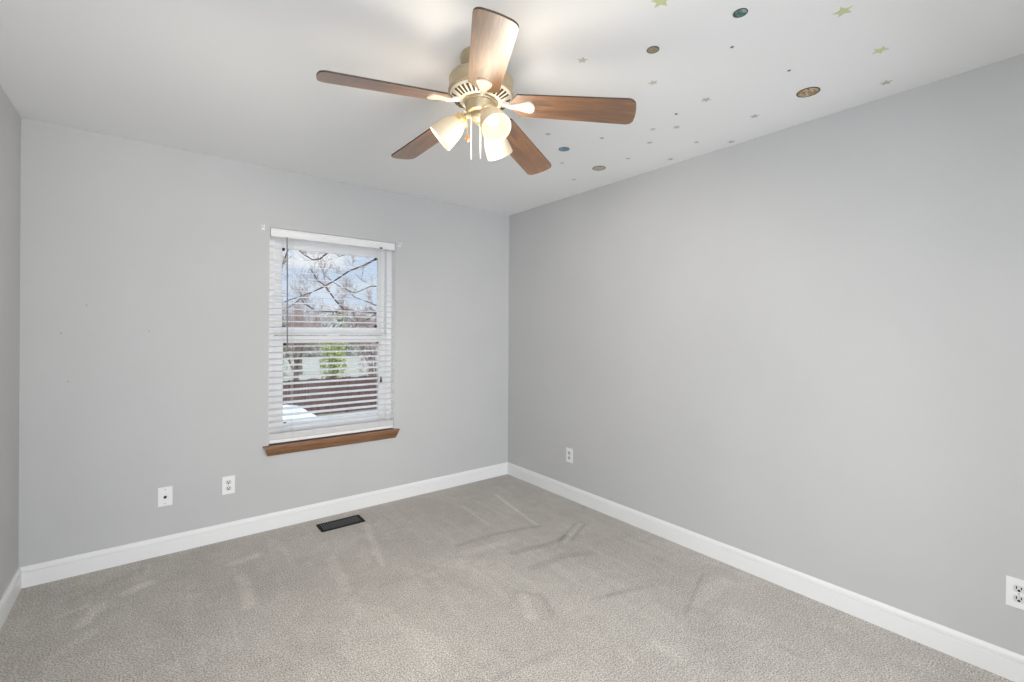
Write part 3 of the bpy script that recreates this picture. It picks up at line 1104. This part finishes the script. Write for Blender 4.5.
fy = 20.9
fence = thing('privacy_fence', 'red brown board fence across the yard outside the window', 'fence', (4, fy, GZ))
b = bmesh.new()
x = -10.0
while x < 16.0:
    h = 1.86 + 0.03 * math.sin(x * 7.3)
    prism(b, [(x - 4, 0.0), (x - 4 + 0.135, 0.0), (x - 4 + 0.135, 0.02), (x - 4, 0.02)], 0.04, h)
    x += 0.146
obj('boards', b, M['fence'], fence)
b = bmesh.new()
for z in (0.35, 1.0, 1.6):
    bx(b, -14, 12, 0.022, 0.06, z, z + 0.09)
obj('rails', b, M['fence'], fence)
for i in range(11):
    obj('post', box(-13.9 + i * 2.55, -13.8 + i * 2.55, 0.06, 0.16, 0, 1.8, bev=0.01), M['fence'], fence)


def grow(bm_b, bm_t, p, d, length, rad, depth, rnd, spread, twig_min):
    """recursive branch: thick wood into bm_b, thin twigs into bm_t"""
    pts, rs = [p], [rad]
    n = 4
    q = p.copy()
    dd = d.copy()
    for i in range(n):
        dd = (dd + Vector((rnd.uniform(-.22, .22), rnd.uniform(-.22, .22), rnd.uniform(-.08, .20)))).normalized()
        q = q + dd * length / n
        pts.append(q.copy())
        rs.append(max(twig_min, rad * (1 - 0.55 * (i + 1) / n)))
    tube(bm_b if rad > twig_min * 2.2 else bm_t, pts, rs, 5 if rad > twig_min * 2.2 else 3, cap=False)
    if depth == 0:
        return
    for i in range(1, n + 1):
        for _ in range(rnd.choice((1, 1, 2)) if i > 1 else 1):
            s = Vector((rnd.uniform(-1, 1), rnd.uniform(-1, 1), rnd.uniform(-.35, .9)))
            nd = (dd * (1 - spread) + s * spread).normalized()
            grow(bm_b, bm_t, pts[i], nd, length * rnd.uniform(.5, .72), max(twig_min, rs[i] * .6), depth - 1, rnd, spread, twig_min)


def tree(loc, height, rad, seed, label, depth=3, twig=0.012, mats=('bark_far', 'twig'), lean=(0, 0)):
    rnd = random.Random(seed)
    o = thing('bare_tree', label, 'tree', loc, 'bare trees behind the fence')
    bt, bb, bw = bmesh.new(), bmesh.new(), bmesh.new()
    hh = height * 0.34
    tp = [Vector((0, 0, 0)), Vector((lean[0] * .4, lean[1] * .4, hh * .5)), Vector((lean[0], lean[1], hh))]
    tube(bt, tp, [rad * 1.25, rad, rad * .85], 8)
    for i in range(5):
        a = 2 * PI * i / 5 + rnd.uniform(-.4, .4)
        d = Vector((math.cos(a) * .62, math.sin(a) * .62, rnd.uniform(.7, 1.2))).normalized()
        grow(bb, bw, tp[-1] - Vector((0, 0, hh * .12 * (i % 3))), d, height * .30, rad * .5, depth, rnd, .55, twig)
    obj('trunk', bt, M[mats[0]], o, True)
    obj('branches', bb, M[mats[0]], o)
    tw = obj('twigs', bw, M[mats[1]], o)
    tag(tw, kind='stuff')
    return o


tree((4.1, 26.0, GZ), 6.6, 0.15, 3, 'bare tree with a forked trunk behind the left part of the fence')
tree((9.4, 28.0, GZ), 6.8, 0.16, 5, 'bare tree with a dark trunk behind the right end of the fence')
tree((8.6, 44.0, GZ), 7.5, 0.18, 11, 'slender bare tree far behind the middle of the fence', twig=0.018)
tree((15.0, 40.0, GZ), 7.5, 0.18, 17, 'bare tree far behind the right end of the fence', twig=0.018)
tree((3.6, 40.0, GZ), 7.0, 0.18, 23, 'bare tree far behind the left end of the fence', twig=0.018)


def shrub(loc, sx_, sy_, sz_, seed, label, m_, n=1500):
    rnd = random.Random(seed)
    o = thing('leafy_shrub', label, 'shrub', loc, 'shrubs beyond the fence')
    b_ = bmesh.new()
    for _ in range(n):
        u = Vector((rnd.gauss(0, 1), rnd.gauss(0, 1), rnd.gauss(0, 1))).normalized() * (rnd.random() ** .4)
        c_ = Vector((u.x * sx_, u.y * sy_, sz_ * (0.52 + 0.5 * u.z)))
        a = Vector((rnd.uniform(-1, 1), rnd.uniform(-1, 1), rnd.uniform(-1, 1))).normalized() * rnd.uniform(.06, .12)
        c2 = a.orthogonal().normalized() * rnd.uniform(.03, .07)
        vv = [b_.verts.new(c_ + t_) for t_ in (a, c2, -a, -c2)]
        b_.faces.new(vv)
    f_ = obj('leaves', b_, m_, o)
    tag(f_, kind='stuff')
    b_ = bmesh.new()
    for i in range(6):
        a = 2 * PI * i / 6
        tube(b_, [(0, 0, 0), (math.cos(a) * sx_ * .3, math.sin(a) * sy_ * .3, sz_ * .5), (math.cos(a) * sx_ * .6, math.sin(a) * sy_ * .6, sz_ * .85)], [0.06, 0.04, 0.015], 5)
    obj('stems', b_, M['bark_far'], o)
    return o


shrub((6.1, 25.5, GZ), 0.8, 0.8, 4.4, 2, 'tall yellow green shrub rising behind the middle of the fence', M['bud'])
shrub((3.6, 32.0, GZ), 1.4, 1.2, 2.6, 9, 'low brown green shrub behind the left part of the fence', M['woods'], 900)
shrub((1.6, 23.0, GZ), 1.0, .7, 3.9, 12, 'pinkish brown budding shrub just behind the left end of the fence', M['twig'], 420)
shrub((8.5, 24.6, GZ), 1.2, .8, 3.8, 13, 'pinkish brown budding shrub just behind the right end of the fence', M['twig'], 560)

# far line of woods: a ragged band of foliage nobody could count
b = bmesh.new()
rnd = random.Random(41)
for i in range(9000):
    x = rnd.uniform(-10, 70)
    y = 75 + rnd.uniform(-5, 5)
    top = 6.2 + 1.2 * math.sin(x * .33) + 0.9 * math.sin(x * .9 + 1)
    z = GZ + rnd.random() * top
    c_ = Vector((x, y, z))
    a = Vector((rnd.uniform(-1, 1), rnd.uniform(-1, 1), rnd.uniform(-1, 1))).normalized() * rnd.uniform(.25, .5)
    c2 = a.orthogonal().normalized() * rnd.uniform(.15, .35)
    b.faces.new([b.verts.new(c_ + t_) for t_ in (a, c2, -a, -c2)])
tag(obj('distant_woods', b, M['woods']), 'hazy line of distant woods on the horizon', 'woods', kind='stuff')

# near tree: its limbs reach across the upper sash from a trunk right of the window
nt_ = thing('bare_tree', 'nearest bare tree, dark limbs crossing the upper window pane', 'tree', (1.75, 5.2, GZ), 'bare trees behind the fence')
O = Vector((1.75, 5.2, GZ))
bt, bb, bw = bmesh.new(), bmesh.new(), bmesh.new()
tube(bt, [Vector((0, 0, 0)), Vector((-.05, 0, 2.2)), Vector((-.1, .05, 4.2)), Vector((0.05, 0.1, 5.6)), Vector((.2, .1, 7.2))], [.17, .145, .125, .10, .06], 10)
LIMBS = [
    ([(1.70, 5.3, 2.35), (1.25, 5.2, 2.85), (0.79, 5.0, 2.76), (0.44, 4.95, 2.55), (0.17, 5.0, 2.42), (-0.06, 5.05, 2.24), (-0.30, 5.1, 2.08), (-0.58, 5.1, 1.94), (-0.82, 5.05, 1.85), (-1.2, 5.0, 1.66)], .020, .007),
    ([(1.66, 5.2, 1.1), (1.25, 5.1, 1.50), (0.84, 5.0, 1.65), (0.56, 4.95, 1.68), (0.30, 5.0, 1.69), (0.10, 5.05, 1.71), (-0.06, 5.0, 1.86), (-0.18, 4.95, 2.0), (-0.27, 5.0, 2.14), (-0.37, 5.0, 2.20), (-.5, 5, 2.4)], .021, .007),
    ([(1.66, 5.2, 1.3), (1.2, 5.05, 1.70), (0.84, 5.0, 1.79), (0.68, 5.05, 1.82), (0.52, 5.1, 1.89), (0.32, 5.1, 1.95), (.1, 5.1, 2.15)], .014, .005),
    ([(0.10, 5.05, 1.71), (-0.09, 5.1, 1.67), (-0.27, 5.15, 1.68), (-0.43, 5.1, 1.71), (-0.57, 5.05, 1.79), (-0.66, 5.0, 1.88), (-0.76, 5.0, 1.78), (-0.88, 5.0, 1.69), (-1.1, 5.0, 1.6)], .013, .006),
    ([(1.80, 5.3, 3.6), (1.0, 5.4, 3.7), (0.3, 5.3, 3.1), (0.0, 5.1, 2.89), (-0.17, 5.0, 2.75), (-0.34, 5.0, 2.59), (-0.46, 5.0, 2.56), (-0.59, 5.0, 2.63), (-.8, 5, 2.8)], .024, .007),
    ([(-0.17, 5.0, 3.4), (-0.6, 5.0, 3.1), (-0.86, 5.0, 2.69), (-0.92, 5.0, 2.50), (-0.96, 5.0, 2.31), (-1.0, 5, 2.1)], .014, .008),
    ([(1.64, 5.2, .6), (1.2, 5.1, 1.1), (0.80, 5.0, 1.35), (0.68, 5.0, 1.40), (0.60, 5.0, 1.36), (.45, 5., 1.45)], .016, .006),
    ([(0.23, 5.0, 1.69), (0.34, 5.0, 1.51), (0.27, 5.0, 1.36), (0.21, 5.0, 1.40)], .009, .006),
    ([(0.84, 5.0, 1.65), (0.70, 5.0, 1.67), (0.53, 5.0, 1.55), (0.38, 5.0, 1.49), (.2, 5.05, 1.5)], .012, .005),
    ([(0.84, 5.0, 2.80), (0.6, 5.1, 2.75), (0.35, 5.1, 2.80), (0.05, 5.2, 2.7), (-.2, 5.2, 2.95)], .012, .005),
    ([(1.7, 5.3, 1.9), (1.1, 5.3, 2.2), (0.7, 5.3, 2.2), (0.4, 5.35, 2.05), (0.1, 5.3, 2.15), (-.2, 5.3, 2.35)], .014, .005),
]
rnd = random.Random(99)
for pts, ra, rb in LIMBS:
    P = [Vector(p) - O for p in pts]
    n = len(P)
    tube(bb, P, [ra + (rb - ra) * i / (n - 1) for i in range(n)], 6)
    for i in range(1, n):
        for kk in range(2):
            t_ = rnd.random()
            q = P[i - 1].lerp(P[i], t_)
            ax = (P[i] - P[i - 1]).normalized()
            s = Vector((rnd.uniform(-.9, .5), rnd.uniform(-.6, .6), rnd.uniform(-.5, 1.0)))
            grow(bw, bw, q, (ax * .5 + s * .6).normalized(), rnd.uniform(.14, .34), .0040, 2 if kk else 1, rnd, .55, .0026)
obj('trunk', bt, M['bark'], nt_, True)
obj('limbs', bb, M['bark'], nt_, True)
tag(obj('twigs', bw, M['twig'], nt_), kind='stuff')

# white car standing in front of the fence, nose to the right
car = thing('parked_car', 'white car seen low through the bottom left of the blind', 'car', (0.15, 13.3, GZ))
side = [(-2.25, .45), (-2.9, .95), (-2.2, 1.1), (-1.95, 1.62), (-1.6, 1.70), (0.9, 1.72), (1.25, 1.66), (2.05, 1.10), (2.95, 1.0), (3.1, .8), (3.12, .45), (2.9, .32), (-2.1, .32)]
b = bmesh.new()
A = [b.verts.new((x, -.88 + (.13 if z > 1.3 else 0), z)) for x, z in side]
B = [b.verts.new((x, .88 - (.13 if z > 1.3 else 0), z)) for x, z in side]
for i in range(len(side)):
    j = (i + 1) % len(side)
    b.faces.new((A[i], A[j], B[j], B[i]))
b.faces.new(A)
b.faces.new(B[::-1])
obj('body', b, M['car'], car)


def pane(pts, nm):
    b_ = bmesh.new()
    vv = [b_.verts.new(p) for p in pts]
    f = b_.faces.new(vv)
    g = bmesh.ops.extrude_face_region(b_, geom=[f])
    nv = [v for v in g['geom'] if isinstance(v, bmesh.types.BMVert)]
    f.normal_update()
    bmesh.ops.translate(b_, vec=f.normal * 0.012, verts=nv)
    return obj(nm, b_, M['car_glass'], car)


pane([(1.32, -.66, 1.615), (1.95, -.74, 1.18), (1.95, .74, 1.18), (1.32, .66, 1.615)], 'windshield')
for s in (-1, 1):
    yb, yt = s * .885, s * .762
    for x0_, x1_ in ((-1.75, -.6), (-.5, .5), (.6, 1.15)):
        pane([(x0_, yb - s * .03, 1.14), (x1_ + (.35 if x1_ > 1 else 0), yb - s * .03, 1.14), (x1_, yt, 1.60), (x0_ + .05, yt, 1.60)], 'side_window')
for xw in (-1.35, 2.1):
    for s in (-1, 1):
        b = bmesh.new()
        lathe(b, [(0.2, -.11), (.33, -.11), (.35, -.08), (.35, .08), (.33, .11), (.2, .11), (.2, -.11)], 28, Matrix.Translation((xw, s * .80, .35)) @ Matrix.Rotation(PI / 2, 4, 'X'))
        wh = obj('wheel', b, M['tyre'], car, True)
        b = bmesh.new()
        lathe(b, [(0, -.1), (.2, -.08), (.2, .08), (0, .1)], 20, Matrix.Translation((xw, s * .80, .35)) @ Matrix.Rotation(PI / 2, 4, 'X'))
        obj('rim', b, M['rim'], wh, True)
